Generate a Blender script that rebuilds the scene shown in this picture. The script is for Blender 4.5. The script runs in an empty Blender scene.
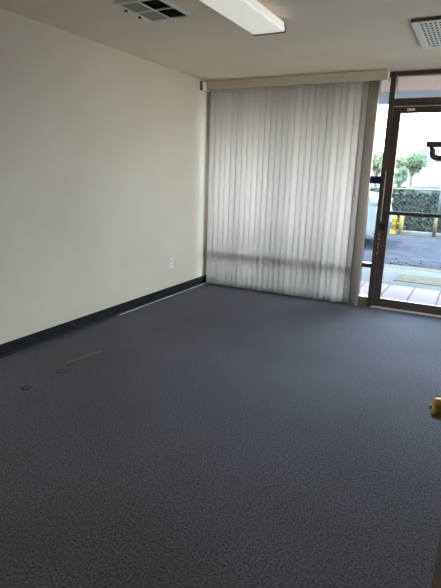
import bpy, bmesh, math, random
from mathutils import Vector, Matrix
sc = bpy.context.scene
COL = sc.collection
PI = math.pi
rnd = random.Random(7)

# ------------------------------------------------------------------ camera
FPX = 486.82
YAW, PITCH, ROLL = -0.478753, -0.245707, 0.031026
CAM = Vector((3.04815, -5.46044, 1.41295))
fw = Vector((math.sin(YAW)*math.cos(PITCH), math.cos(YAW)*math.cos(PITCH), math.sin(PITCH)))
rt = Vector((math.cos(YAW), -math.sin(YAW), 0)); up = rt.cross(fw)
r2 = rt*math.cos(ROLL) + up*math.sin(ROLL); u2 = -rt*math.sin(ROLL) + up*math.cos(ROLL)
cd = bpy.data.cameras.new('camera'); cam = bpy.data.objects.new('camera', cd); COL.objects.link(cam)
M = Matrix((r2, u2, -fw)).transposed().to_4x4(); M.translation = CAM
cam.matrix_world = M
cd.sensor_fit = 'VERTICAL'; cd.sensor_height = 36.0; cd.lens = FPX*36.0/588.0
cd.clip_start = 0.02; cd.clip_end = 400
sc.camera = cam

# ------------------------------------------------------------------ light
SKY = 18.0
w = bpy.data.worlds.new('sky'); sc.world = w; w.use_nodes = True
nt = w.node_tree; nt.nodes.clear()
out = nt.nodes.new('ShaderNodeOutputWorld'); bg = nt.nodes.new('ShaderNodeBackground')
tc = nt.nodes.new('ShaderNodeTexCoord'); sep = nt.nodes.new('ShaderNodeSeparateXYZ')
rmp = nt.nodes.new('ShaderNodeValToRGB')
nt.links.new(tc.outputs['Generated'], sep.inputs[0]); nt.links.new(sep.outputs['Z'], rmp.inputs[0])
e = rmp.color_ramp.elements
e[0].position = 0.0; e[0].color = (0.92, 0.98, 0.96, 1)
e[1].position = 0.6; e[1].color = (0.62, 0.80, 1.0, 1)
nt.links.new(rmp.outputs[0], bg.inputs[0]); bg.inputs[1].default_value = SKY
nt.links.new(bg.outputs[0], out.inputs[0])

sd = bpy.data.lights.new('sun', 'SUN'); sd.energy = 9.0; sd.angle = math.radians(1.0); sd.color = (1, 0.95, 0.88)
so = bpy.data.objects.new('sun', sd); COL.objects.link(so)
so.rotation_euler = (Vector((0.35, 0.45, -1.0))).to_track_quat('-Z', 'Y').to_euler()
so.location = (0, -2, 12)

def portal(x0, x1, z0, z1, y):
    l = bpy.data.lights.new('window_portal', 'AREA'); l.shape = 'RECTANGLE'
    l.size = x1-x0; l.size_y = z1-z0; l.cycles.is_portal = True
    o = bpy.data.objects.new('window_portal', l); COL.objects.link(o)
    o.location = ((x0+x1)/2, y, (z0+z1)/2); o.rotation_euler = (PI/2, 0, PI)
    o.rotation_euler = Vector((0, -1, 0)).to_track_quat('-Z', 'Z').to_euler()
portal(0.03, 4.8, 0.1, 2.38, 0.14)

l = bpy.data.lights.new('window_portal', 'AREA'); l.shape = 'RECTANGLE'; l.size = 1.5; l.size_y = 1.9; l.cycles.is_portal = True
o = bpy.data.objects.new('window_portal', l); COL.objects.link(o); o.location = (4.95, -0.95, 1.1)
o.rotation_euler = Vector((-1, 0, 0)).to_track_quat('-Z', 'Y').to_euler()

vs = sc.view_settings
sc.display_settings.display_device = 'sRGB'
vs.view_transform = 'Standard'; vs.look = 'None'; vs.exposure = 0.0; vs.gamma = 1.0; vs.use_curve_mapping = False
sc.cycles.max_bounces = 12; sc.cycles.diffuse_bounces = 8; sc.cycles.transparent_max_bounces = 16
sc.cycles.caustics_reflective = False; sc.cycles.caustics_refractive = False
sc.cycles.sample_clamp_indirect = 0.0

# ------------------------------------------------------------------ materials
def new_mat(name):
    m = bpy.data.materials.new(name); m.use_nodes = True
    n = m.node_tree; b = n.nodes['Principled BSDF']
    return m, n, b
def N(n, t, **k):
    x = n.nodes.new(t)
    for a, v in k.items():
        if a in x.inputs.keys(): x.inputs[a].default_value = v
        else: setattr(x, a, v)
    return x
def mat(name, col, rough=0.6, metal=0.0, var=0.08, scale=8.0, bump=0.0, bscale=60.0, spec=0.4):
    """procedural paint / plastic / metal: colour with a little noise variation and bump"""
    m, n, b = new_mat(name)
    t = N(n, 'ShaderNodeTexCoord'); no = N(n, 'ShaderNodeTexNoise', Scale=scale, Detail=4.0)
    n.links.new(t.outputs['Object'], no.inputs['Vector'])
    r = N(n, 'ShaderNodeValToRGB'); r.color_ramp.elements[0].position = 0.3; r.color_ramp.elements[1].position = 0.7
    r.color_ramp.elements[0].color = tuple(c*(1-var) for c in col) + (1,)
    r.color_ramp.elements[1].color = tuple(min(1, c*(1+var)) for c in col) + (1,)
    n.links.new(no.outputs['Fac'], r.inputs[0]); n.links.new(r.outputs[0], b.inputs['Base Color'])
    b.inputs['Roughness'].default_value = rough; b.inputs['Metallic'].default_value = metal
    b.inputs['Specular IOR Level'].default_value = spec
    if bump:
        n2 = N(n, 'ShaderNodeTexNoise', Scale=bscale, Detail=3.0); n.links.new(t.outputs['Object'], n2.inputs['Vector'])
        bu = N(n, 'ShaderNodeBump', Strength=bump, Distance=0.01); n.links.new(n2.outputs['Fac'], bu.inputs['Height'])
        n.links.new(bu.outputs[0], b.inputs['Normal'])
    return m

def wall_mat():
    m, n, b = new_mat('painted_wall')
    t = N(n, 'ShaderNodeTexCoord')
    no = N(n, 'ShaderNodeTexNoise', Scale=1.3, Detail=5.0); n.links.new(t.outputs['Object'], no.inputs['Vector'])
    r = N(n, 'ShaderNodeValToRGB'); r.color_ramp.elements[0].position = 0.3; r.color_ramp.elements[1].position = 0.7
    r.color_ramp.elements[0].color = (0.685, 0.615, 0.515, 1); r.color_ramp.elements[1].color = (0.76, 0.69, 0.59, 1)
    n.links.new(no.outputs['Fac'], r.inputs[0])
    # faint rub marks low on the wall: stretched noise, thresholded
    mp = N(n, 'ShaderNodeMapping'); mp.inputs['Scale'].default_value = (1, 1.2, 4.0)
    n.links.new(t.outputs['Object'], mp.inputs[0])
    s = N(n, 'ShaderNodeTexNoise', Scale=2.4, Detail=8.0, Roughness=0.7); n.links.new(mp.outputs[0], s.inputs['Vector'])
    sr = N(n, 'ShaderNodeValToRGB'); sr.color_ramp.elements[0].position = 0.64; sr.color_ramp.elements[1].position = 0.76
    sr.color_ramp.elements[0].color = (0, 0, 0, 1); sr.color_ramp.elements[1].color = (0.28, 0.28, 0.28, 1)
    n.links.new(s.outputs['Fac'], sr.inputs[0])
    mx = N(n, 'ShaderNodeMixRGB'); mx.inputs[2].default_value = (0.42, 0.33, 0.24, 1)
    n.links.new(sr.outputs[0], mx.inputs[0]); n.links.new(r.outputs[0], mx.inputs[1])
    n.links.new(mx.outputs[0], b.inputs['Base Color']); b.inputs['Roughness'].default_value = 0.55
    b.inputs['Specular IOR Level'].default_value = 0.25
    n2 = N(n, 'ShaderNodeTexNoise', Scale=90.0, Detail=3.0); n.links.new(t.outputs['Object'], n2.inputs['Vector'])
    bu = N(n, 'ShaderNodeBump', Strength=0.12, Distance=0.004); n.links.new(n2.outputs['Fac'], bu.inputs['Height'])
    n.links.new(bu.outputs[0], b.inputs['Normal'])
    return m

def carpet_mat():
    m, n, b = new_mat('blue_grey_loop_carpet')
    t = N(n, 'ShaderNodeTexCoord')
    f = N(n, 'ShaderNodeTexNoise', Scale=100.0, Detail=5.0, Roughness=0.95); n.links.new(t.outputs['Object'], f.inputs['Vector'])
    r = N(n, 'ShaderNodeValToRGB')
    r.color_ramp.elements[0].position = 0.40; r.color_ramp.elements[0].color = (0.028, 0.029, 0.036, 1)
    r.color_ramp.elements[1].position = 0.60; r.color_ramp.elements[1].color = (0.262, 0.266, 0.312, 1)
    n.links.new(f.outputs['Fac'], r.inputs[0])
    g = N(n, 'ShaderNodeTexNoise', Scale=1.1, Detail=4.0); n.links.new(t.outputs['Object'], g.inputs['Vector'])
    gr = N(n, 'ShaderNodeValToRGB'); gr.color_ramp.elements[0].position = 0.3; gr.color_ramp.elements[1].position = 0.7
    gr.color_ramp.elements[0].color = (0.86, 0.86, 0.82, 1); gr.color_ramp.elements[1].color = (1.08, 1.08, 1.10, 1)
    n.links.new(g.outputs['Fac'], gr.inputs[0])
    mx = N(n, 'ShaderNodeMixRGB', blend_type='MULTIPLY'); mx.inputs[0].default_value = 1
    n.links.new(r.outputs[0], mx.inputs[1]); n.links.new(gr.outputs[0], mx.inputs[2])
    n.links.new(mx.outputs[0], b.inputs['Base Color']); b.inputs['Roughness'].default_value = 0.95
    b.inputs['Specular IOR Level'].default_value = 0.1
    v = N(n, 'ShaderNodeTexVoronoi', Scale=300.0); n.links.new(t.outputs['Object'], v.inputs['Vector'])
    bu = N(n, 'ShaderNodeBump', Strength=0.3, Distance=0.003); n.links.new(v.outputs['Distance'], bu.inputs['Height'])
    n.links.new(bu.outputs[0], b.inputs['Normal'])
    return m

def glass_mat(name, tint):
    m, n, b = new_mat(name); n.nodes.remove(b)
    o = n.nodes['Material Output']
    tr = N(n, 'ShaderNodeBsdfTransparent'); tr.inputs[0].default_value = tint + (1,)
    gl = N(n, 'ShaderNodeBsdfGlossy', Roughness=0.02); gl.inputs[0].default_value = (1, 1, 1, 1)
    fr = N(n, 'ShaderNodeFresnel', IOR=1.45); mx = N(n, 'ShaderNodeMixShader')
    n.links.new(fr.outputs[0], mx.inputs[0]); n.links.new(tr.outputs[0], mx.inputs[1]); n.links.new(gl.outputs[0], mx.inputs[2])
    n.links.new(mx.outputs[0], o.inputs[0])
    return m

def vane_mat():
    m, n, b = new_mat('white_vinyl_vane'); n.nodes.remove(b)
    o = n.nodes['Material Output']
    t = N(n, 'ShaderNodeTexCoord'); mp = N(n, 'ShaderNodeMapping'); mp.inputs['Scale'].default_value = (40, 40, 0.6)
    no = N(n, 'ShaderNodeTexNoise', Scale=3.0, Detail=3.0)
    n.links.new(t.outputs['Object'], mp.inputs[0]); n.links.new(mp.outputs[0], no.inputs['Vector'])
    r = N(n, 'ShaderNodeValToRGB'); r.color_ramp.elements[0].color = (0.82, 0.775, 0.74, 1); r.color_ramp.elements[1].color = (0.90, 0.86, 0.825, 1)
    n.links.new(no.outputs['Fac'], r.inputs[0])
    oi = N(n, 'ShaderNodeObjectInfo'); mr = N(n, 'ShaderNodeMapRange'); mr.inputs['To Min'].default_value = 0.88; mr.inputs['To Max'].default_value = 1.04
    n.links.new(oi.outputs['Random'], mr.inputs['Value'])
    vm = N(n, 'ShaderNodeVectorMath', operation='SCALE'); n.links.new(r.outputs[0], vm.inputs[0]); n.links.new(mr.outputs[0], vm.inputs['Scale'])
    r = vm
    d = N(n, 'ShaderNodeBsdfDiffuse'); tl = N(n, 'ShaderNodeBsdfTranslucent'); mx = N(n, 'ShaderNodeMixShader')
    n.links.new(r.outputs[0], d.inputs[0]); n.links.new(r.outputs[0], tl.inputs[0])
    mx.inputs[0].default_value = 0.60
    n.links.new(d.outputs[0], mx.inputs[1]); n.links.new(tl.outputs[0], mx.inputs[2])
    n.links.new(mx.outputs[0], o.inputs[0])
    return m

def tile_mat():
    m, n, b = new_mat('walkway_tile')
    t = N(n, 'ShaderNodeTexCoord'); br = N(n, 'ShaderNodeTexBrick')
    br.offset = 0.0; br.squash = 1.0
    mp = N(n, 'ShaderNodeMapping'); mp.inputs['Location'].default_value = (0.135, -0.42, 0)
    n.links.new(t.outputs['Object'], mp.inputs[0]); n.links.new(mp.outputs[0], br.inputs['Vector'])
    br.inputs['Scale'].default_value = 1.0; br.inputs['Brick Width'].default_value = 0.32; br.inputs['Row Height'].default_value = 0.98
    br.inputs['Mortar Size'].default_value = 0.011
    br.inputs['Color1'].default_value = (0.245, 0.20, 0.205, 1); br.inputs['Color2'].default_value = (0.275, 0.225, 0.23, 1)
    br.inputs['Mortar'].default_value = (0.13, 0.105, 0.11, 1)
    n.links.new(br.outputs[0], b.inputs['Base Color']); b.inputs['Roughness'].default_value = 0.8; b.inputs['Specular IOR Level'].default_value = 0.0
    return m

def leaf_mat(name, c0, c1):
    m, n, b = new_mat(name)
    t = N(n, 'ShaderNodeTexCoord'); no = N(n, 'ShaderNodeTexNoise', Scale=9.0, Detail=3.0)
    n.links.new(t.outputs['Object'], no.inputs['Vector'])
    r = N(n, 'ShaderNodeValToRGB'); r.color_ramp.elements[0].position = 0.38; r.color_ramp.elements[1].position = 0.62
    r.color_ramp.elements[0].color = c0 + (1,); r.color_ramp.elements[1].color = c1 + (1,)
    n.links.new(no.outputs['Fac'], r.inputs[0]); n.links.new(r.outputs[0], b.inputs['Base Color'])
    b.inputs['Roughness'].default_value = 0.7; b.inputs['Specular IOR Level'].default_value = 0.15
    return m

MW = wall_mat(); MCARP = carpet_mat()
MCEIL = mat('ceiling_paint', (0.83, 0.73, 0.605), 0.8, var=0.03, scale=3, bump=0.15, bscale=140)
MBASE = mat('black_vinyl_cove', (0.009, 0.010, 0.014), 0.6, var=0.25, spec=0.2)
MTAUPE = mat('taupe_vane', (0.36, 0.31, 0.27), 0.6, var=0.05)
MSCUFF = mat('dark_carpet_scuff', (0.05, 0.052, 0.058), 0.95, var=0.4, scale=60)
MSTRK = mat('pale_carpet_streak', (0.21, 0.21, 0.225), 0.95, var=0.3, scale=60)
MLITEDGE = mat('lit_carpet_edge', (0.62, 0.63, 0.66), 0.4, var=0.2, scale=20)
MBRONZE = mat('bronze_anodized_frame', (0.085, 0.062, 0.050), 0.38, metal=0.35, var=0.1)
MALU = mat('pale_strip', (0.60, 0.52, 0.46), 0.4, var=0.1)
MSILL = mat('worn_tan_sill', (0.24, 0.19, 0.13), 0.45, metal=0.3, var=0.2)
MJAMB = mat('beige_jamb', (0.46, 0.41, 0.29), 0.6)
MGLASS = glass_mat('clear_glass', (0.93, 0.95, 0.96))
MGLASST = glass_mat('tinted_glass', (0.90, 0.93, 0.94))
MVANE = vane_mat()
MVAL = mat('beige_valance_vinyl', (0.64, 0.57, 0.47), 0.5, var=0.05)
MWHITE = mat('white_enamel', (0.80, 0.78, 0.74), 0.4, var=0.03)
MLENS = mat('white_prismatic_lens', (0.95, 0.94, 0.90), 0.3, var=0.05, scale=25)
nd = MLENS.node_tree.nodes['Principled BSDF']; nd.inputs['Emission Color'].default_value = (1.0, 0.97, 0.90, 1); nd.inputs['Emission Strength'].default_value = 0.40  # weak emission added to brighten the unlit lens
MCAPD = mat('dark_end_cap', (0.13, 0.10, 0.08), 0.5)
MBLACK = mat('duct_black', (0.010, 0.009, 0.008), 0.7)
MLOUV = mat('grey_louvre', (0.30, 0.27, 0.23), 0.5)
MOUT = mat('outlet_white_plastic', (0.86, 0.85, 0.82), 0.35, var=0.02)
MSLOT = mat('dark_slot', (0.05, 0.045, 0.04), 0.6)
MBRASS = mat('polished_brass', (0.85, 0.60, 0.20), 0.36, metal=1.0, var=0.12, scale=30)
MDOOR = mat('brown_stained_wood', (0.20, 0.135, 0.065), 0.5, var=0.25, scale=12)
MDEDGE = mat('pale_door_edge', (0.42, 0.31, 0.17), 0.5)
MNAVY = mat('navy_plastic', (0.006, 0.010, 0.045), 0.3)
MDKP = mat('dark_grey_plastic', (0.045, 0.035, 0.035), 0.45)
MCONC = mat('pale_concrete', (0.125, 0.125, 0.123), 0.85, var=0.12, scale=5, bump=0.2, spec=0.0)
MSIDE = mat('warm_bounce_paving', (0.66, 0.54, 0.41), 0.9, var=0.08)
MSAND = mat('sandy_concrete', (0.12, 0.105, 0.082), 0.9, var=0.15, scale=10, bump=0.2, spec=0.0)
MASPH = mat('asphalt', (0.040, 0.0415, 0.050), 0.9, var=0.22, scale=3, bump=0.3, bscale=80, spec=0.0)
MTILE = tile_mat()
MSOFF = mat('pink_beige_stucco_soffit', (0.62, 0.43, 0.36), 0.9, var=0.05, bump=0.2)
MBEAM = mat('pale_blue_fascia', (0.42, 0.52, 0.60), 0.7, var=0.04)
MYEL = mat('yellow_hydrant_paint', (0.22, 0.155, 0.003), 0.45, var=0.08)
MYEL2 = mat('faded_yellow_paint', (0.24, 0.20, 0.07), 0.6, var=0.12)
MTAN = mat('tan_post_paint', (0.10, 0.08, 0.045), 0.6)
MGALV = mat('galvanised_steel', (0.07, 0.08, 0.09), 0.5, metal=0.3)
MIVY = leaf_mat('ivy_leaves', (0.015, 0.026, 0.022), (0.052, 0.072, 0.046))
MTREE = leaf_mat('tree_leaves', (0.05, 0.08, 0.045), (0.11, 0.15, 0.095))
MTREEY = leaf_mat('yellow_green_leaves', (0.10, 0.12, 0.07), (0.17, 0.18, 0.11))
MBARK = mat('bark', (0.10, 0.075, 0.055), 0.9, var=0.3, bump=0.5, bscale=25)
MSOIL = mat('planting_soil', (0.06, 0.045, 0.035), 0.95, var=0.3, bump=0.4)
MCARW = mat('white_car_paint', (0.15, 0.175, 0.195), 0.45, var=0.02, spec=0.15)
MCARS = mat('silver_blue_car_paint', (0.085, 0.105, 0.13), 0.5, var=0.02, spec=0.1)
MCARG = mat('car_window_glass', (0.045, 0.065, 0.085), 0.3, spec=0.15)
MTYRE = mat('tyre_rubber', (0.03, 0.035, 0.045), 0.8)
MHUB = mat('wheel_alloy', (0.30, 0.31, 0.33), 0.35, metal=0.7)
MLAMPR = mat('headlamp_lens', (0.12, 0.15, 0.18), 0.15)
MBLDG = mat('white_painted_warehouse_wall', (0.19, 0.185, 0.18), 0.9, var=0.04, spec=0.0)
MROOF = mat('grey_roof_metal', (0.09, 0.10, 0.11), 0.6)

# ------------------------------------------------------------------ mesh helpers
def box(bm, x0, x1, y0, y1, z0, z1, bev=0.0, rot=None, mi=0):
    g = bmesh.ops.create_cube(bm, size=1.0); vs_ = g['verts']
    c = Vector(((x0+x1)/2, (y0+y1)/2, (z0+z1)/2)); s = Vector((x1-x0, y1-y0, z1-z0))
    for v in vs_: v.co = Vector((v.co.x*s.x, v.co.y*s.y, v.co.z*s.z))
    if bev:
        ed = list({e_ for v in vs_ for e_ in v.link_edges})
        r = bmesh.ops.bevel(bm, geom=ed, offset=bev, segments=2, affect='EDGES', profile=0.5)
        vs_ = list({v for f in r['faces'] for v in f.verts} | {v for v in vs_ if v.is_valid})
    fs = {f for v in vs_ for f in v.link_faces}
    for f in fs: f.material_index = mi
    for v in vs_:
        if rot: v.co = rot @ v.co
        v.co += c
    return vs_
def cyl(bm, p0, p1, r0, r1=None, seg=16, mi=0):
    p0 = Vector(p0); p1 = Vector(p1); r1 = r0 if r1 is None else r1
    ax = (p1-p0).normalized(); a = ax.orthogonal().normalized(); b = ax.cross(a)
    A = []; B = []
    for i in range(seg):
        t = 2*PI*i/seg; d = a*math.cos(t)+b*math.sin(t)
        A.append(bm.verts.new(p0+d*r0)); B.append(bm.verts.new(p1+d*r1))
    for i in range(seg):
        j = (i+1) % seg; f = bm.faces.new((A[i], A[j], B[j], B[i])); f.smooth = True; f.material_index = mi
    f = bm.faces.new(A[::-1]); f.material_index = mi
    f = bm.faces.new(B); f.material_index = mi
def lathe(bm, prof, base, axis=(0, 0, 1), seg=24, mi=0):
    base = Vector(base); ax = Vector(axis).normalized(); a = ax.orthogonal().normalized(); b = ax.cross(a)
    rings = []
    for r, h in prof:
        rings.append([bm.verts.new(base+ax*h+(a*math.cos(2*PI*i/seg)+b*math.sin(2*PI*i/seg))*max(r, 1e-4)) for i in range(seg)])
    for k in range(len(rings)-1):
        for i in range(seg):
            j = (i+1) % seg; f = bm.faces.new((rings[k][i], rings[k][j], rings[k+1][j], rings[k+1][i])); f.smooth = True; f.material_index = mi
    bm.faces.new(rings[0][::-1]).material_index = mi; bm.faces.new(rings[-1]).material_index = mi
def prism(bm, pts, vec, mi=0):
    """closed polygon pts (3D) swept along vec"""
    v = Vector(vec); A = [bm.verts.new(Vector(p)) for p in pts]; B = [bm.verts.new(Vector(p)+v) for p in pts]; n_ = len(pts)
    fs = [bm.faces.new(A[::-1]), bm.faces.new(B)]
    for i in range(n_): fs.append(bm.faces.new((A[i], A[(i+1) % n_], B[(i+1) % n_], B[i])))
    for f in fs: f.material_index = mi
    return A+B
def tube(bm, pts, r, seg=10, mi=0):
    pts = [Vector(p) for p in pts]; rings = []
    for k, p in enumerate(pts):
        d = (pts[min(k+1, len(pts)-1)]-pts[max(k-1, 0)]).normalized()
        a = d.cross(Vector((0, 1, 0.01))).normalized(); b = d.cross(a)
        rings.append([bm.verts.new(p+(a*math.cos(2*PI*i/seg)+b*math.sin(2*PI*i/seg))*r) for i in range(seg)])
    for k in range(len(rings)-1):
        for i in range(seg):
            j = (i+1) % seg; f = bm.faces.new((rings[k][i], rings[k][j], rings[k+1][j], rings[k+1][i])); f.smooth = True
    bm.faces.new(rings[0][::-1]); bm.faces.new(rings[-1])
def obj(name, bm, mats, parent=None, loc=None):
    bmesh.ops.recalc_face_normals(bm, faces=bm.faces)
    me = bpy.data.meshes.new(name); bm.to_mesh(me); bm.free()
    for m in (mats if isinstance(mats, (list, tuple)) else [mats]): me.materials.append(m)
    o = bpy.data.objects.new(name, me); COL.objects.link(o)
    if parent: o.parent = parent
    if loc: o.location = loc
    return o
def tag(o, label=None, cat=None, group=None, kind=None):
    if label: o['label'] = label
    if cat: o['category'] = cat
    if group: o['group'] = group
    if kind: o['kind'] = kind
    return o
def empty(name, loc=(0, 0, 0), label=None, cat=None, group=None, kind=None):
    o = bpy.data.objects.new(name, None); COL.objects.link(o); o.location = loc; o.empty_display_size = 0.1
    return tag(o, label, cat, group, kind)
def BM(): return bmesh.new()
def simple(name, m, boxes, parent=None, bev=0.0, kind=None, label=None, cat=None):
    b = BM()
    for q in boxes: box(b, *q, bev=bev)
    o = obj(name, b, m, parent)
    return tag(o, label, cat, None, kind)

# ------------------------------------------------------------------ room shell
H = 2.44; XR = 4.8; YB = -5.36; T = 0.14
simple('floor', MCARP, [(-0.14, XR+0.14, YB-2.2, 0.0, -0.06, 0.0)], kind='structure', label='worn blue-grey loop pile carpet covering the office floor', cat='floor')
simple('ceiling', MCEIL, [(-0.14, XR+0.14, YB-2.2, 0.10, H, H+0.12)], kind='structure', label='flat beige painted ceiling', cat='ceiling')
simple('wall_left', MW, [(-0.14, 0.0, YB-T, 0.14, 0.0, H)], kind='structure', label='long blank beige wall on the left', cat='wall')
simple('wall_right', MW, [(XR, XR+0.14, YB-T, -1.7, 0.0, H), (XR, XR+0.14, -0.2, 0.14, 0.0, H), (XR, XR+0.14, -1.7, -0.2, 0.0, 0.12), (XR, XR+0.14, -1.7, -0.2, 2.05, H)], kind='structure', label='beige wall on the right', cat='wall')
simple('wall_back', MW, [(0.0, 2.20, YB-T, YB, 0.0, H), (3.13, XR, YB-T, YB, 0.0, H), (2.20, 3.13, YB-T, YB, 2.06, H)], kind='structure', label='beige back wall with doorway', cat='wall')
simple('wall_hall', MW, [(1.2, 1.3, YB-2.2, YB-T, 0, H), (3.9, 4.0, YB-2.2, YB-T, 0, H), (1.2, 4.0, YB-2.3, YB-2.2, 0, H)], kind='structure', label='beige hallway walls behind the doorway', cat='wall')
# cove base on the left wall
b = BM()
prism(b, [(0.0, 0, 0.0), (0.016, 0, 0.0), (0.012, 0, 0.010), (0.006, 0, 0.020), (0.005, 0, 0.100), (0.0, 0, 0.103)], (0, YB+0.02, 0))
tag(obj('baseboard_left', b, MBASE, loc=(0, -0.01, 0)), 'black vinyl cove baseboard along the left wall', 'baseboard', kind='structure')
simple('lit_edge_1', MLITEDGE, [(0.017, 0.029, -1.80, -0.02, 0.0, 0.006)], kind='structure', label='thin pale strip standing in for light along the carpet edge by the black baseboard', cat='lit_edge')  # pale strip painted as light caught by the carpet edge
simple('baseboard_right', MBASE, [(XR-0.006, XR, YB, -0.01, 0, 0.10)], kind='structure', label='black baseboard on the right wall', cat='baseboard')

# ------------------------------------------------------------------ storefront (structure)
def bev_boxes(name, m, boxes, parent=None, bev=0.003, **k): return simple(name, m, boxes, parent, bev, **k)
# window behind the blinds, with the narrow sidelight next to the door
w1 = empty('window_1', (0.0, 0, 0), 'full-height window wall behind the vertical blinds with a narrow uncovered sidelight', 'window', kind='structure')
bev_boxes('window_frame', MBRONZE, [(0.045, 2.074, 0.0, 0.10, 2.385, H), (0.045, 2.074, 0.0, 0.10, 0.435, 0.482)], w1)
bev_boxes('window_sill', MSILL, [(0.045, 2.074, -0.005, 0.12, 0.0, 0.10)], w1)
bev_boxes('jamb', MJAMB, [(0.0, 0.045, -0.02, 0.12, 0.0, H)], w1)
bev_boxes('post', MBRONZE, [(2.074, 2.129, -0.012, 0.11, 0.0, H)], w1)
for x0, x1 in ((0.045, 1.865),):
    simple('pane', MGLASS, [(x0, x1, 0.047, 0.053, 0.482, 2.385)], w1)
    simple('pane', MGLASS, [(x0, x1, 0.047, 0.053, 0.10, 0.435)], w1)
simple('pane', MGLASST, [(1.968, 2.074, 0.047, 0.053, 0.482, 2.385)], w1)
simple('pane', MGLASST, [(1.968, 2.074, 0.047, 0.053, 0.10, 0.435)], w1)
bev_boxes('mullion', MBRONZE, [(1.865, 1.968, -0.030, 0.06, 0.10, 2.385)], w1)  # widened and set forward to keep backlight off the end vanes
def frame_boxes_x(x0, x1, y0, y1, z0, z1, wd):
    return [(x0, x1, y0, y1, z0, z0+wd), (x0, x1, y0, y1, z1-wd, z1), (x0, x1, y0, y0+wd, z0+wd, z1-wd), (x0, x1, y1-wd, y1, z0+wd, z1-wd)]
# transom over the door
w2 = empty('window_2', (2.118, 0, 2.18), 'wide transom window above the glass door', 'window', kind='structure')
def loc_boxes(o, boxes):
    l = o.location; return [(a-l.x, b_-l.x, c-l.y, d-l.y, e_-l.z, f-l.z) for a, b_, c, d, e_, f in boxes]
bev_boxes('window_frame', MBRONZE, loc_boxes(w2, [(2.118, 3.10, 0.0, 0.10, 2.112, 2.185), (2.118, 3.10, 0.0, 0.10, 2.397, H)]), w2)
simple('glazing_bead', MALU, loc_boxes(w2, [(2.122, 3.10, 0.012, 0.03, 2.386, 2.396)]), w2)
simple('pane', MGLASST, loc_boxes(w2, [(2.118, 3.10, 0.047, 0.053, 2.185, 2.397)]), w2)
# out-of-view window added right of the door for more daylight indoors
w3 = empty('fill_window_3', (3.10, 0, 0), 'added tall window right of the glass door, out of view, for extra daylight', 'window', kind='structure')
bev_boxes('window_frame', MBRONZE, loc_boxes(w3, [(3.10, 3.17, -0.012, 0.11, 0.0, H), (3.17, XR, 0.0, 0.10, 2.385, H), (3.17, XR, 0, 0.10, 0.435, 0.482), (3.17, XR, 0, 0.12, 0, 0.10)]), w3)
simple('pane', MGLASS, loc_boxes(w3, [(3.17, XR, 0.047, 0.053, 0.482, 2.385)]), w3)
simple('pane', MGLASS, loc_boxes(w3, [(3.17, XR, 0.047, 0.053, 0.10, 0.435)]), w3)
w4 = empty('fill_window_4', (4.8, -0.95, 0), 'added side window on the right wall, out of view, brightening the room', 'window', kind='structure')  # side window added out of view to brighten the left wall
bev_boxes('window_frame', MBRONZE, loc_boxes(w4, frame_boxes_x(4.84, 4.90, -1.7, -0.2, 0.12, 2.05, 0.05)), w4)
simple('pane', MGLASS, loc_boxes(w4, [(4.867, 4.873, -1.65, -0.25, 0.17, 2.00)]), w4)
# glass door
d1 = empty('door_1', (2.125, 0, 0), 'bronze framed glass entrance door with a dark horizontal push bar', 'door', kind='structure')
DX0, DX1 = 2.128, 3.09
bev_boxes('door_frame', MBRONZE, loc_boxes(d1, [(DX0, DX0+0.075, 0.01, 0.055, 0.012, 2.105), (DX1-0.075, DX1, 0.01, 0.055, 0.012, 2.105),
          (DX0+0.075, DX1-0.075, 0.01, 0.055, 2.045, 2.105), (DX0+0.075, DX1-0.075, 0.01, 0.055, 0.012, 0.105)]), d1)
simple('pane', MGLASST, loc_boxes(d1, [(DX0+0.075, DX1-0.075, 0.030, 0.036, 0.105, 2.045)]), d1)
bev_boxes('threshold', MALU, loc_boxes(d1, [(2.118, 3.10, -0.03, 0.12, 0.0, 0.011)]), d1, bev=0.002)
pb = bev_boxes('push_bar', MDKP, loc_boxes(d1, [(DX0+0.050, DX1-0.05, -0.035, -0.008, 1.026, 1.064)]), d1, bev=0.006)
bev_boxes('push_bar_bracket', MDKP, loc_boxes(d1, [(DX0+0.020, DX0+0.060, -0.03, 0.012, 1.020, 1.070), (DX1-0.06, DX1-0.02, -0.03, 0.012, 1.020, 1.070)]), d1, bev=0.004)
bev_boxes('light_leak', MALU, loc_boxes(d1, [(2.1205, 2.1285, -0.016, -0.010, 0.945, 1.47)]), d1, bev=0.001)  # pale strip in place of light leaking through the door gap
bev_boxes('lock', MBLACK, loc_boxes(d1, [(DX0-0.004, DX0+0.05, -0.016, 0.010, 0.855, 0.925)]), d1, bev=0.004)
b = BM()
for z in (0.80, 0.755, 0.70, 0.66, 0.60): box(b, 2.120-2.125, 2.128-2.125, -0.016, -0.010, z, z+0.018)
obj('pale_speck', b, MALU, d1)  # small pale specks down the door edge
bev_boxes('door_contact', MWHITE, loc_boxes(d1, [(2.262, 2.335, -0.008, 0.011, 2.064, 2.086)]), d1, bev=0.003)
# hook shaped pull handle: flat plate on top with a squared U hanging under it
b = BM()
box(b, 2.487-2.125, 2.80-2.125, -0.055, 0.008, 1.712, 1.772, bev=0.008)
pts = [(2.552, -0.02, 1.705), (2.550, -0.02, 1.665), (2.557, -0.02, 1.638), (2.575, -0.02, 1.620), (2.60, -0.02, 1.612), (2.72, -0.02, 1.612), (2.76, -0.02, 1.62), (2.765, -0.02, 1.715)]
tube(b, [(x-2.125, y, z) for x, y, z in pts], 0.029)
box(b, 2.515-2.125, 2.56-2.125, -0.04, 0.0, 1.69, 1.72, bev=0.004)
tag(obj('pull_handle', b, MDKP, d1), 'dark hook-shaped handle hanging under a flat bar')

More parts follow.
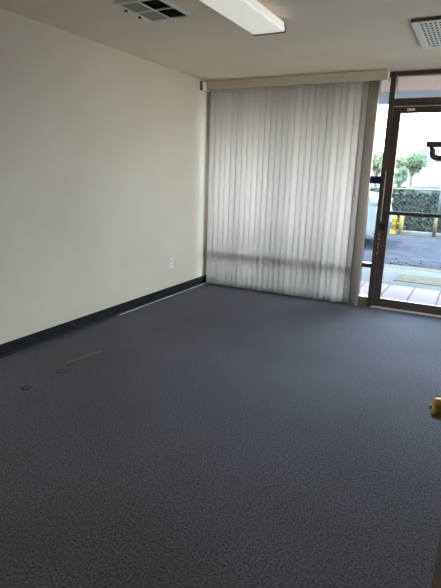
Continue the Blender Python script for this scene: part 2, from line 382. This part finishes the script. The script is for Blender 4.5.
# ------------------------------------------------------------------ vertical blinds
bl = empty('vertical_blind', (0.02, -0.10, 0), 'wide off-white vertical blind hanging closed from a beige valance over the window', 'blind')
BX, BY = 0.02, -0.10
b = BM()
box(b, 0.046-BX, 2.066-BX, -0.068, -0.052, 2.338, 2.432, bev=0.003)
box(b, 0.046-BX, 0.060-BX, -0.052, 0.09, 2.338, 2.432, bev=0.002)
box(b, 2.052-BX, 2.066-BX, -0.052, 0.06, 2.338, 2.432, bev=0.002)
obj('valance', b, MVAL, bl)
b = BM(); box(b, 0.062-BX, 2.05-BX, -0.025, 0.025, 2.372, 2.412, bev=0.004); obj('headrail', b, MWHITE, bl)
def vane_mesh(width, sag, z0, z1):
    b = BM(); n_ = 8; L = []; 
    for k, z in enumerate((z0, z1)):
        row = []
        for i in range(n_+1):
            u = -1+2*i/n_; row.append((b.verts.new((u*width/2, sag*(1-u*u), z)), b.verts.new((u*width/2, sag*(1-u*u)+0.0009, z))))
        L.append(row)
    for i in range(n_):
        for s in (0, 1):
            f = b.faces.new((L[0][i][s], L[0][i+1][s], L[1][i+1][s], L[1][i][s])); f.smooth = True
    for i in (0, n_): b.faces.new((L[0][i][0], L[0][i][1], L[1][i][1], L[1][i][0]))
    for k in (0, 1):
        for i in range(n_): b.faces.new((L[k][i][0], L[k][i+1][0], L[k][i+1][1], L[k][i][1]))
    return b
v0 = None
NV = 29
for i in range(NV):
    x = 0.104 + min(i, 26)*(1.932-0.104)/26
    if v0 is None:
        v0 = obj('vane', vane_mesh(0.089, -0.015, 0.0, 2.355), MVANE, bl); v = v0
    else:
        v = v0.copy(); COL.objects.link(v); v.parent = bl
    ang = math.radians(31 + rnd.uniform(-11, 11))
    if i in (24, 25): ang = math.radians(2)
    yv = rnd.uniform(-0.004, 0.004)
    if i >= 26: ang = math.radians(14); yv = (i-27)*0.010-0.012      # the last three hang bunched together
    v.location = (x-BX+(i-26)*0.004*(i > 26), yv, 0.020)
    v.rotation_euler = (0, rnd.uniform(-0.0015, 0.0015), ang)

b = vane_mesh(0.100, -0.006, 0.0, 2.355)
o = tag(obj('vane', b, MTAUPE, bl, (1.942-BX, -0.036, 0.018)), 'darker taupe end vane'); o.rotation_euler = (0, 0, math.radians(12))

# ------------------------------------------------------------------ ceiling fixtures
lf = empty('ceiling_light', (1.575, -2.63, H), 'long white wraparound fluorescent light fixture on the ceiling', 'ceiling light')
b = BM(); prism(b, [(-0.060, -0.615, 0), (0.060, -0.615, 0), (0.100, -0.615, -0.03), (-0.100, -0.615, -0.03)], (0, 1.23, 0)); obj('housing', b, MWHITE, lf)
b = BM()
prof = [(-0.110, -0.022), (-0.119, -0.070), (-0.116, -0.078), (-0.110, -0.080), (0.110, -0.080), (0.116, -0.078), (0.119, -0.070), (0.110, -0.022)]
prism(b, [(x, -0.612, z) for x, z in prof], (0, 1.224, 0)); obj('lens', b, MLENS, lf)
for s in (-1, 1):
    b = BM(); pr = [(x*1.03, z-(0.006 if z < -0.06 else 0)) for x, z in prof]
    prism(b, [(x, s*0.612, z) for x, z in pr], (0, s*0.016, 0)); tag(obj('end_cap', b, MCAPD, lf), 'dark end cap')

sv = empty('air_vent', (0.977, -2.538, H), 'white four-section ceiling air vent with two adjusting tabs, left of the light fixture', 'vent')
X0, X1, Y0, Y1 = 0.815-0.977, 1.140-0.977, -2.73+2.538, -2.345+2.538
def frame_boxes(x0, x1, y0, y1, wd, z0, z1):
    return [(x0, x1, y0, y0+wd, z0, z1), (x0, x1, y1-wd, y1, z0, z1), (x0, x0+wd, y0+wd, y1-wd, z0, z1), (x1-wd, x1, y0+wd, y1-wd, z0, z1)]
mx_, my_ = (X0+X1)/2, (Y0+Y1)/2
simple('frame', MWHITE, frame_boxes(X0-0.01, X1+0.01, Y0-0.01, Y1+0.01, 0.024, -0.016, 0.0) +
       [(mx_-0.006, mx_+0.006, Y0, Y1, -0.015, -0.003), (X0, X1, my_-0.006, my_+0.006, -0.015, -0.003)], sv, bev=0.001)
simple('backing', MBLACK, [(X0, X1, Y0, Y1, -0.003, -0.001)], sv)
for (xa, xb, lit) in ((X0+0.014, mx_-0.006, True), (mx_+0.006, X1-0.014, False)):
    for (ya, yb) in ((Y0+0.014, my_-0.006), (my_+0.006, Y1-0.014)):
        b = BM(); n_ = 9
        for k in range(n_):
            xx = xa + (xb-xa)*(k+0.5)/n_
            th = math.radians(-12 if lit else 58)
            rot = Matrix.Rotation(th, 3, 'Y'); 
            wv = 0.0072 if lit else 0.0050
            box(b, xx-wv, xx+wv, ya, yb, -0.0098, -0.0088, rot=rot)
        obj('louvre_panel', b, MLOUV if lit else MBLACK, sv)  # louvres turned away are coloured black, their shade put into the material
for yy in (-0.085, 0.065):
    b = BM(); box(b, X0-0.012, X0+0.004, yy-0.006, yy+0.006, -0.028, -0.012, bev=0.002); obj('adjusting_tab', b, MSLOT, sv)

rg = empty('return_air_grille', (2.80, -1.32, H), 'square white perforated return air grille on the ceiling near the door', 'vent')
RX0, RX1, RY0, RY1 = 2.463-2.80, 3.14-2.80, -1.70+1.32, -0.945+1.32
simple('frame', MWHITE, frame_boxes(RX0, RX1, RY0, RY1, 0.045, -0.024, -0.006), rg, bev=0.002)
simple('dark_side', MCAPD, frame_boxes(RX0+0.004, RX1-0.004, RY0+0.004, RY1-0.004, 0.02, -0.006, 0.0) + [(RX0+0.003, RX1-0.003, RY0-0.004, RY0, -0.022, 0.0)], rg)  # dark brown strips around the frame's raised edge
simple('duct_backing', MBLACK, [(RX0+0.03, RX1-0.03, RY0+0.03, RY1-0.03, -0.007, -0.005)], rg)
b = BM(); px_, py_ = 0.0285, 0.060
nx = int((RX1-RX0-0.09)/px_); ny = int((RY1-RY0-0.09)/py_)
for i in range(nx+1): x = RX0+0.045+(RX1-RX0-0.09)*i/nx; box(b, x-0.0075, x+0.0075, RY0+0.045, RY1-0.045, -0.0195, -0.0185)
for i in range(ny+1): y = RY0+0.045+(RY1-RY0-0.09)*i/ny; box(b, RX0+0.045, RX1-0.045, y-0.013, y+0.013, -0.0196, -0.0184)
obj('perforated_face', b, MWHITE, rg)

# ------------------------------------------------------------------ wall items
ol = empty('power_outlet', (0, -0.848, 0.383), 'white duplex power outlet low on the beige wall', 'outlet')
b = BM(); box(b, 0.0, 0.006, -0.036, 0.036, -0.060, 0.060, bev=0.0025); obj('cover_plate', b, MOUT, ol)
for dz in (-0.024, 0.024):
    b = BM(); box(b, 0.004, 0.0085, -0.017, 0.017, dz-0.015, dz+0.015, bev=0.002); s = obj('socket', b, MWHITE, ol)
    b = BM()
    for q in ((-0.009, -0.006, dz-0.004, dz+0.007), (0.006, 0.009, dz-0.004, dz+0.006)): box(b, 0.008, 0.0092, q[0], q[1], q[2], q[3])
    cyl(b, (0.008, 0, dz-0.009), (0.0092, 0, dz-0.009), 0.003, seg=10); obj('slot', b, MSLOT, s)
b = BM(); cyl(b, (0.006, 0, 0), (0.0075, 0, 0), 0.003, seg=10); obj('screw', b, MALU, ol)

wb = empty('wall_bracket', (0, -0.165, 2.37), 'small beige bracket with a dark edge high in the corner beside the valance', 'bracket')
b = BM(); box(b, 0.0, 0.030, -0.085, 0.085, -0.048, 0.046, bev=0.003); obj('bracket_body', b, MWHITE, wb)
b = BM(); box(b, 0.0, 0.034, -0.098, -0.085, -0.052, 0.050, bev=0.002); obj('bracket_edge', b, MSILL, wb)

nb = empty('door_chime', (2.022, 0, 1.380), 'small dark navy oval plastic box at the narrow sidelight, fixed to the post', 'box')
b = BM(); vv = box(b, -0.068, 0.090, -0.046, -0.012, -0.038, 0.038)
vert_e = [e_ for e_ in b.edges if abs(e_.verts[0].co.y-e_.verts[1].co.y) > 0.02]
bmesh.ops.bevel(b, geom=vert_e, offset=0.024, segments=5, affect='EDGES')
obj('case', b, MNAVY, nb)
b = BM(); box(b, -0.036, -0.028, -0.049, -0.012, -0.030, 0.030, bev=0.001); obj('band', b, MGALV, nb)

# ------------------------------------------------------------------ inner office door beside the camera
d2 = empty('door_2', (3.071, -5.30, 0), 'brown inner office door standing open at the right edge with a brass knob', 'door', kind='structure')
b = BM(); box(b, 0.0, 0.040, 0.0, 0.876, 0.012, 2.03); obj('door_leaf', b, MDOOR, d2)
b = BM(); box(b, -0.0012, 0.041, 0.876, 0.881, 0.012, 2.03); obj('edge_band', b, MDEDGE, d2)
kz, ky = 0.976, 0.815
b = BM(); lathe(b, [(0.028, 0.0), (0.028, 0.003), (0.024, 0.008), (0.012, 0.010)], (0.0, ky, kz), (-1, 0, 0), 28); obj('rosette', b, MBRASS, d2)
b = BM(); lathe(b, [(0.012, 0.008), (0.0115, 0.016), (0.014, 0.020), (0.020, 0.025), (0.0215, 0.030), (0.0208, 0.043), (0.0200, 0.048), (0.0175, 0.0512), (0.0125, 0.052), (0.006, 0.0515)], (0.0, ky, kz), (-1, 0, 0), 32)
kn = obj('knob', b, MBRASS, d2)
b = BM(); lathe(b, [(0.0050, 0.051), (0.0050, 0.055), (0.004, 0.057), (0.002, 0.0575)], (0.0, ky, kz), (-1, 0, 0), 16); obj('lock_button', b, MBRASS, kn)
simple('door_frame', MDOOR, [(3.131-3.071, 3.16-3.071, -0.20, -0.02, 0.0, 2.06)], d2)

# ------------------------------------------------------------------ carpet marks (pressed rings)
for i, (x, y, r) in enumerate(((0.58, -3.43, 0.030), (0.572, -3.12, 0.030))):
    b = BM(); n_ = 20; A = []
    for k in range(n_):
        t = 2*PI*k/n_; A.append([b.verts.new((x+math.cos(t)*q, y+math.sin(t)*q, z)) for q, z in ((r-0.010, 0.0), (r-0.006, 0.004), (r, 0.004), (r+0.003, 0.0))])
    for k in range(0, n_):
        if k in (4, 5, 13): continue
        for s in range(3): b.faces.new((A[k][s], A[(k+1) % n_][s], A[(k+1) % n_][s+1], A[k][s+1]))
    tag(obj('carpet_scuff', b, MSCUFF), ('dark round scuff on the carpet nearer the camera' if i == 0 else 'dark round scuff on the carpet nearer the window'), 'scuff')

b = BM(); prism(b, [(0.478, -2.98, 0.0005), (0.492, -2.982, 0.0005), (0.545, -2.66, 0.0005), (0.535, -2.655, 0.0005)], (0, 0, 0.0015))
tag(obj('carpet_streak', b, MSTRK), 'faint pale straight streak on the carpet near the left wall', 'scuff')

# ------------------------------------------------------------------ outside: ground
def slab(name, m, x0, x1, y0, y1, z0, z1, label, bev=0.0): return simple(name, m, [(x0, x1, y0, y1, z0, z1)], kind='structure', label=label, cat='ground', bev=bev)
slab('bounce_pavement', MSIDE, 5.0, 30, -8, 0.12, -0.12, -0.02, 'added unseen pavement bouncing warm light in through the side window')  # unseen paving, coloured pale and warm to bounce light onto the ceiling
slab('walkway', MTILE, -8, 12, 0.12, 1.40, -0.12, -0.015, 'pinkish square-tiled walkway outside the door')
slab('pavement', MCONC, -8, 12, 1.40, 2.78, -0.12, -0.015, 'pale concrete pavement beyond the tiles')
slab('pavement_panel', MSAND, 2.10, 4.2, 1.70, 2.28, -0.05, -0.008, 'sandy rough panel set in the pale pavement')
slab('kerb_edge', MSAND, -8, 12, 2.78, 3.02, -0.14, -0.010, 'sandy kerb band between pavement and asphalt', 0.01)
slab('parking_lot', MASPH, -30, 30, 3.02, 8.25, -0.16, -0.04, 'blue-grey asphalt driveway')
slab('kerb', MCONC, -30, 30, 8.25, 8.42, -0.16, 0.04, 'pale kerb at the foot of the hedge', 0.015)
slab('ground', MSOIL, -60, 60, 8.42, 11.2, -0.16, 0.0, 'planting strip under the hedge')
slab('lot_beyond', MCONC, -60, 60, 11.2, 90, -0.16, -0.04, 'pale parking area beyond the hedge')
# canopy over the walkway
cn = empty('walkway_canopy', (0, 0.12, 2.40), 'pinkish soffit with a pale blue fascia over the walkway', 'canopy', kind='structure')
simple('soffit', MSOFF, [(-8, 5.2, 0.0, 1.78, 0.145, 0.35)], cn)
simple('fascia', MBEAM, [(-8, 5.2, 1.78, 1.95, 0.0, 0.40)], cn)
simple('bracket', MGALV, [(2.53, 2.56, 1.76, 1.779, 0.02, 0.15)], cn)
simple('wall_facade', MW, [(-8, -0.14, -0.1, 0.14, -0.1, 2.9), (-0.14, XR+0.14, 0.0, 0.12, H+0.12, 2.9)], kind='structure', label='outer wall of the building', cat='wall')
simple('roof', MROOF, [(-8, 5.2, -10, 2.07, 2.90, 3.0)], kind='structure', label='building roof above the office', cat='roof')

# specks of gravel near the kerb
b = BM()
for i in range(60):
    x = rnd.uniform(1.6, 3.4); y = rnd.uniform(3.15, 4.0); r = rnd.uniform(0.010, 0.022)
    box(b, x-r, x+r, y-r, y+r, -0.04, -0.04+r)
tag(obj('gravel', b, MTYRE), 'dark gravel specks scattered on the asphalt by the kerb', 'gravel', kind='stuff')

# hydrant
hy = empty('fire_hydrant', (1.095, 8.12, -0.04), 'short yellow fire hydrant in front of the hedge', 'hydrant')
b = BM(); lathe(b, [(0.105, 0), (0.105, 0.03), (0.075, 0.035), (0.070, 0.10), (0.068, 0.34), (0.085, 0.345), (0.085, 0.37)], (0, 0, 0)); obj('barrel', b, MYEL, hy)
b = BM(); lathe(b, [(0.080, 0.37), (0.078, 0.40), (0.062, 0.45), (0.035, 0.485), (0.018, 0.49), (0.018, 0.525), (0.01, 0.53)], (0, 0, 0)); obj('bonnet', b, MYEL, hy)
for dx, dy, r, L in ((1, 0, 0.038, 0.135), (-1, 0, 0.038, 0.135), (0, -1, 0.055, 0.14)):
    b = BM(); cyl(b, (dx*0.05, dy*0.05, 0.27), (dx*L, dy*L, 0.27), r); cyl(b, (dx*L, dy*L, 0.27), (dx*(L+0.02), dy*(L+0.02), 0.27), r*0.6, seg=6); obj('outlet_cap', b, MYEL, hy)
# bollards
b = BM(); lathe(b, [(0.055, 0), (0.055, 0.54), (0.045, 0.565), (0.02, 0.575)], (0, 0, 0)); 
tag(obj('bollard', b, MYEL2, loc=(1.285, 8.05, -0.04)), 'pale yellow post bollard right beside the yellow hydrant', 'bollard')
b = BM(); lathe(b, [(0.042, 0), (0.042, 0.50), (0.03, 0.52), (0.01, 0.53)], (0, 0, 0))
tag(obj('bollard', b, MTAN, loc=(2.10, 8.10, -0.04)), 'slim tan post at the kerb, far right through the glass door', 'bollard')

# chain link fence
fn = empty('chain_link_fence', (0, 8.50, 0), 'chain link fence with a pale top rail in front of the ivy hedge', 'fence')
FX0, FX1, FH = -6.0, 9.0, 1.12
b = BM(); cyl(b, (FX0, 0, FH), (FX1, 0, FH), 0.021, seg=8); obj('top_rail', b, MTAN, fn)
for x, hgt in ((-6, FH), (-3.4, FH), (-0.9, FH), (2.10, 1.52), (4.6, FH), (7.1, FH), (9.0, FH)):
    b = BM(); cyl(b, (x, 0.05, 0), (x, 0.05, hgt), 0.03, seg=10); lathe(b, [(0.036, hgt), (0.03, hgt+0.03), (0.01, hgt+0.045)], (x, 0.05, 0), seg=10); obj('fence_post', b, MGALV, fn)
b = BM(); wp = 0.115
def wire(p, q, t=0.0028):
    p = Vector(p); q = Vector(q); d = (q-p).normalized(); s = d.cross(Vector((0, 1, 0)))*t; y = Vector((0, t, 0))
    A = [b.verts.new(v_) for v_ in (p-s, p+y, p+s)]; B = [b.verts.new(v_) for v_ in (q-s, q+y, q+s)]
    for i in range(3): b.faces.new((A[i], A[(i+1) % 3], B[(i+1) % 3], B[i]))
x = FX0
while x < FX1:
    xr = min(x+FH, FX1); wire((x, 0, 0.02), (xr, 0, 0.02+(xr-x)*0.98))
    xl = max(x-FH, FX0); wire((x, 0.004, 0.02), (xl, 0.004, 0.02+(x-xl)*0.98)); x += wp
obj('wire_mesh', b, MGALV, fn)

# leaves
def leaves(bm, pts, size, rr):
    for p in pts:
        d = Vector((rr.gauss(0, 1), rr.gauss(0, 1)-0.6, rr.gauss(0, 1)+0.3)).normalized()
        a = d.orthogonal().normalized(); a = Matrix.Rotation(rr.uniform(0, 6.28), 3, d) @ a; c = d.cross(a)
        s = size*rr.uniform(0.6, 1.3); P = Vector(p)
        q = [bm.verts.new(P+a*s), bm.verts.new(P+c*s*0.62+d*s*0.15), bm.verts.new(P-a*s), bm.verts.new(P-c*s*0.62+d*s*0.15)]
        bm.faces.new((q[0], q[1], q[2])); bm.faces.new((q[0], q[2], q[3]))
rr = random.Random(3)
b = BM()
pts = []
for i in range(15000):
    x = rr.uniform(-4.2, 5.0) if i < 12500 else rr.uniform(-9, 12)
    top = 1.03 + 0.06*math.sin(x*2.1)+0.04*math.sin(x*7.3)
    if rr.random() < 0.62: y = 8.76+rr.uniform(-0.04, 0.10)+0.03*math.sin(x*5); z = rr.uniform(0.02, top)
    else: y = rr.uniform(8.75, 9.5); z = top+rr.uniform(-0.08, 0.03)
    pts.append((x, y, z))
leaves(b, pts, 0.055, rr)
box(b, -9, 12, 8.84, 9.5, 0.0, 0.96)
tag(obj('hedge', b, MIVY), 'dense dark green ivy hedge growing behind the chain link fence', 'hedge', kind='stuff')

def tree(x, y, hgt, cr, cz, lm, label, n_=1500, seed=1, sq=0.85):
    rr = random.Random(seed); t = empty('tree', (x, y, -0.04), label, 'tree', 'trees beyond the hedge')
    b = BM(); lathe(b, [(hgt*0.035, 0), (hgt*0.025, hgt*0.2), (hgt*0.018, cz*0.8), (hgt*0.008, cz+cr*0.4)], (0, 0, 0), seg=10)
    for k in range(5):
        a = k*1.3; tube(b, [(0, 0, cz*0.6), (math.cos(a)*cr*0.3, math.sin(a)*cr*0.3, cz*0.85), (math.cos(a)*cr*0.6, math.sin(a)*cr*0.6, cz+cr*0.2)], hgt*0.008, seg=6)
    obj('trunk', b, MBARK, t)
    b = BM(); blobs = []
    for k in range(9):
        a = rr.uniform(0, 6.28); q = rr.uniform(0.2, 0.65)*cr
        blobs.append((Vector((math.cos(a)*q, math.sin(a)*q, cz+rr.uniform(-0.45, 0.6)*cr*sq)), rr.uniform(0.35, 0.55)*cr))
    pts = []
    for i in range(n_):
        c, r = rr.choice(blobs); d = Vector((rr.gauss(0, 1), rr.gauss(0, 1), rr.gauss(0, 1))).normalized(); pts.append(c+d*r*rr.uniform(0.75, 1.05))
    leaves(b, pts, cr*0.085, rr)
    for c, r in blobs: bmesh.ops.create_icosphere(b, subdivisions=2, radius=r*0.75, matrix=Matrix.Translation(c))
    obj('foliage', b, lm, t)
tree(0.27, 14.0, 2.1, 0.36, 1.50, MTREE, 'small round-topped tree just beyond the hedge, left in the door glass', 900, 5, 0.9)
tree(-3.95, 32.0, 3.7, 1.25, 2.35, MTREEY, 'pale leafy tree seen through the narrow sidelight left of the door', 1500, 2)
tree(-2.45, 30.0, 3.3, 1.0, 2.1, MTREEY, 'pale yellow-green tree right beside the bronze stile of the glass door', 1500, 9)
tree(-1.60, 32.5, 3.6, 1.0, 2.4, MTREE, 'green tree against the white building, right of the yellow-green tree', 1500, 4)

# far building with rooftop unit
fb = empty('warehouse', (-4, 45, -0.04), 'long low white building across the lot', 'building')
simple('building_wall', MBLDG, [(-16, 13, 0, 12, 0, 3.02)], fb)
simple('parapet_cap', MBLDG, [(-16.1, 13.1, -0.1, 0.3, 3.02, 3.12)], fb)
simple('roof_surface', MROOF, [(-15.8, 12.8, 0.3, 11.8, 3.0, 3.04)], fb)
for x in (-9.0, 6.0):
    simple('roller_door', MROOF, [(x, x+3, -0.05, 0.02, 0.0, 2.5)], fb)
ru = empty('rooftop_unit', (-2.65, 48.0, 3.06), 'grey stepped air conditioning unit on the white building roof', 'rooftop unit')
simple('casing', MROOF, [(-0.85, 0.85, 0, 1.5, 0, 0.50), (-0.40, 0.50, 0.1, 1.3, 0.50, 0.85)], ru, bev=0.03)
b = BM(); lathe(b, [(0.38, 0.85), (0.38, 0.95), (0.26, 1.08), (0.05, 1.10)], (0.05, 0.7, 0)); obj('fan_hood', b, MGALV, ru)

# cars
def car(name, x, y, z, face, paint, label, L=4.4, Wd=1.75, hood=0.98, roof=1.42, van=False, wr=0.32):
    """face=+1: nose towards +x; the origin is the nose on the ground"""
    t = empty(name, (x, y, z), label, 'car'); s = -face
    def P(pts): return [(s*a, 0, c) for a, c in pts]
    low = [(0.06, 0.30), (0.0, 0.42), (0.0, 0.62), (0.08, hood-0.12), (0.25, hood-0.03), (1.15, hood+0.03), (L-1.0, hood+0.04), (L-0.2, hood), (L-0.03, hood-0.15), (L, 0.5), (L-0.06, 0.28)]
    lo = [(a, c) for a, c in low]
    def arch(cx): return [(cx+math.cos(q)*(wr+0.06), wr+math.sin(q)*(wr+0.06)) for q in [PI*k/8 for k in range(9)]]
    bot = [(L-0.06, 0.24)] + arch(L-0.85)[0:9] + arch(0.80)[0:9] + [(0.06, 0.24)]
    b = BM(); vv = prism(b, P(lo + [q for q in bot if q[1] > 0.22]), (0, Wd, 0))
    for v in vv:
        if v.co.z > 0.7: v.co.y += (0.05 if v.co.y < Wd/2 else -0.05)
    o = obj('body', b, paint, t)
    m_ = o.modifiers.new('bevel', 'BEVEL'); m_.width = 0.03; m_.segments = 2; m_.limit_method = 'ANGLE'; m_.angle_limit = 0.6
    a0, a1, a2, a3 = ((0.75, 1.15, L-0.35, L-0.15) if van else (1.15, 1.85, L-1.55, L-0.75))
    def gh(in_, zt, za, ea): 
        b = BM(); vv = prism(b, P([(a0+ea, za), (a1+ea*0.5, zt), (a2-ea*0.5, zt), (a3-ea, za)]), (0, Wd, 0))
        for v in vv:
            k = 0.06+in_ if v.co.z < za+0.01 else 0.18+in_
            v.co.y += k if v.co.y < Wd/2 else -k
        return b
    o = obj('cabin', gh(0.0, roof, hood, 0.0), paint, t)
    m_ = o.modifiers.new('bevel', 'BEVEL'); m_.width = 0.04; m_.segments = 2
    # side windows, front and rear glass as thin panels standing a little proud
    zt, zb = roof-0.09, hood+0.06
    for side in (0, 1):
        for (p, q) in ((0.0, 0.47), (0.51, 1.0)):
            xb0 = a0+0.22+(a3-a0-0.44)*p; xb1 = a0+0.22+(a3-a0-0.44)*q; xt0 = a1+0.05+(a2-a1-0.10)*p; xt1 = a1+0.05+(a2-a1-0.10)*q
            def yy(z_): 
                k = 0.06+0.12*(z_-hood)/(roof-hood); return k-0.008 if side == 0 else Wd-k+0.008
            b = BM(); prism(b, [(s*xb0, yy(zb), zb), (s*xt0, yy(zt), zt), (s*xt1, yy(zt), zt), (s*xb1, yy(zb), zb)], (0, 0.01 if side == 0 else -0.01, 0)); obj('side_window', b, MCARG, t)
    for nm, (p0, p1) in (('windscreen', ((a0, hood), (a1, roof))), ('rear_window', ((a3, hood), (a2, roof)))):
        q0 = Vector((s*p0[0], 0, p0[1])).lerp(Vector((s*p1[0], 0, p1[1])), 0.12); q1 = Vector((s*p0[0], 0, p0[1])).lerp(Vector((s*p1[0], 0, p1[1])), 0.85)
        sg = (-s if nm == 'windscreen' else s)*0.012
        b = BM(); prism(b, [(q0.x+sg, 0.15, q0.z), (q0.x+sg, Wd-0.15, q0.z), (q1.x+sg, Wd-0.25, q1.z), (q1.x+sg, 0.25, q1.z)], (sg*0.5, 0, 0.004)); obj(nm, b, MCARG, t)
    for cx in (0.80, L-0.85):
        for yy_ in (0.0, Wd-0.2):
            b = BM(); lathe(b, [(wr*0.6, 0.0), (wr*0.94, 0.0), (wr, 0.03), (wr, 0.17), (wr*0.94, 0.2), (wr*0.6, 0.2)], (s*cx, yy_, wr), (0, 1, 0), 24); wh = obj('wheel', b, MTYRE, t)
            b = BM(); lathe(b, [(wr*0.6, -0.004), (wr*0.55, -0.010), (wr*0.2, 0.0), (wr*0.15, -0.012)] if yy_ == 0 else [(wr*0.6, 0.204), (wr*0.55, 0.21), (wr*0.2, 0.2), (wr*0.15, 0.212)], (s*cx, yy_, wr), (0, 1, 0), 20); obj('hub', b, MHUB, wh)
    b = BM(); box(b, s*0.01-0.03, s*0.01+0.03, 0.05, Wd-0.05, 0.28, 0.46, bev=0.02); obj('bumper', b, MTYRE, t)
    for y0 in (0.03, Wd-0.38):
        b = BM(); xx = s*0.10; box(b, xx-0.09, xx+0.07, y0, y0+0.35, hood-0.24, hood-0.15, bev=0.015); obj('headlamp', b, MLAMPR, t)
    for y0 in (0.04, Wd-0.34):
        b = BM(); xx = s*(L-0.04); box(b, xx-0.05, xx+0.05, y0, y0+0.30, hood-0.25, hood-0.08, bev=0.015); obj('tail_lamp', b, MLAMPR, t)
    for y0 in (-0.14, Wd-0.02):
        b = BM(); xx = s*(a0+0.35); box(b, xx-0.06, xx+0.06, y0, y0+0.16, hood+0.06, hood+0.20, bev=0.03); obj('side_mirror', b, paint, t)
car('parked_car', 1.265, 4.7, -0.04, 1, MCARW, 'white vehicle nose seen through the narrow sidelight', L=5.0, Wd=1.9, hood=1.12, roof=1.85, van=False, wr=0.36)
car('parked_car', 0.58, 13.0, -0.04, -1, MCARS, 'silver-blue car parked beyond the ivy hedge', L=4.5, hood=1.20, roof=1.58, wr=0.36)
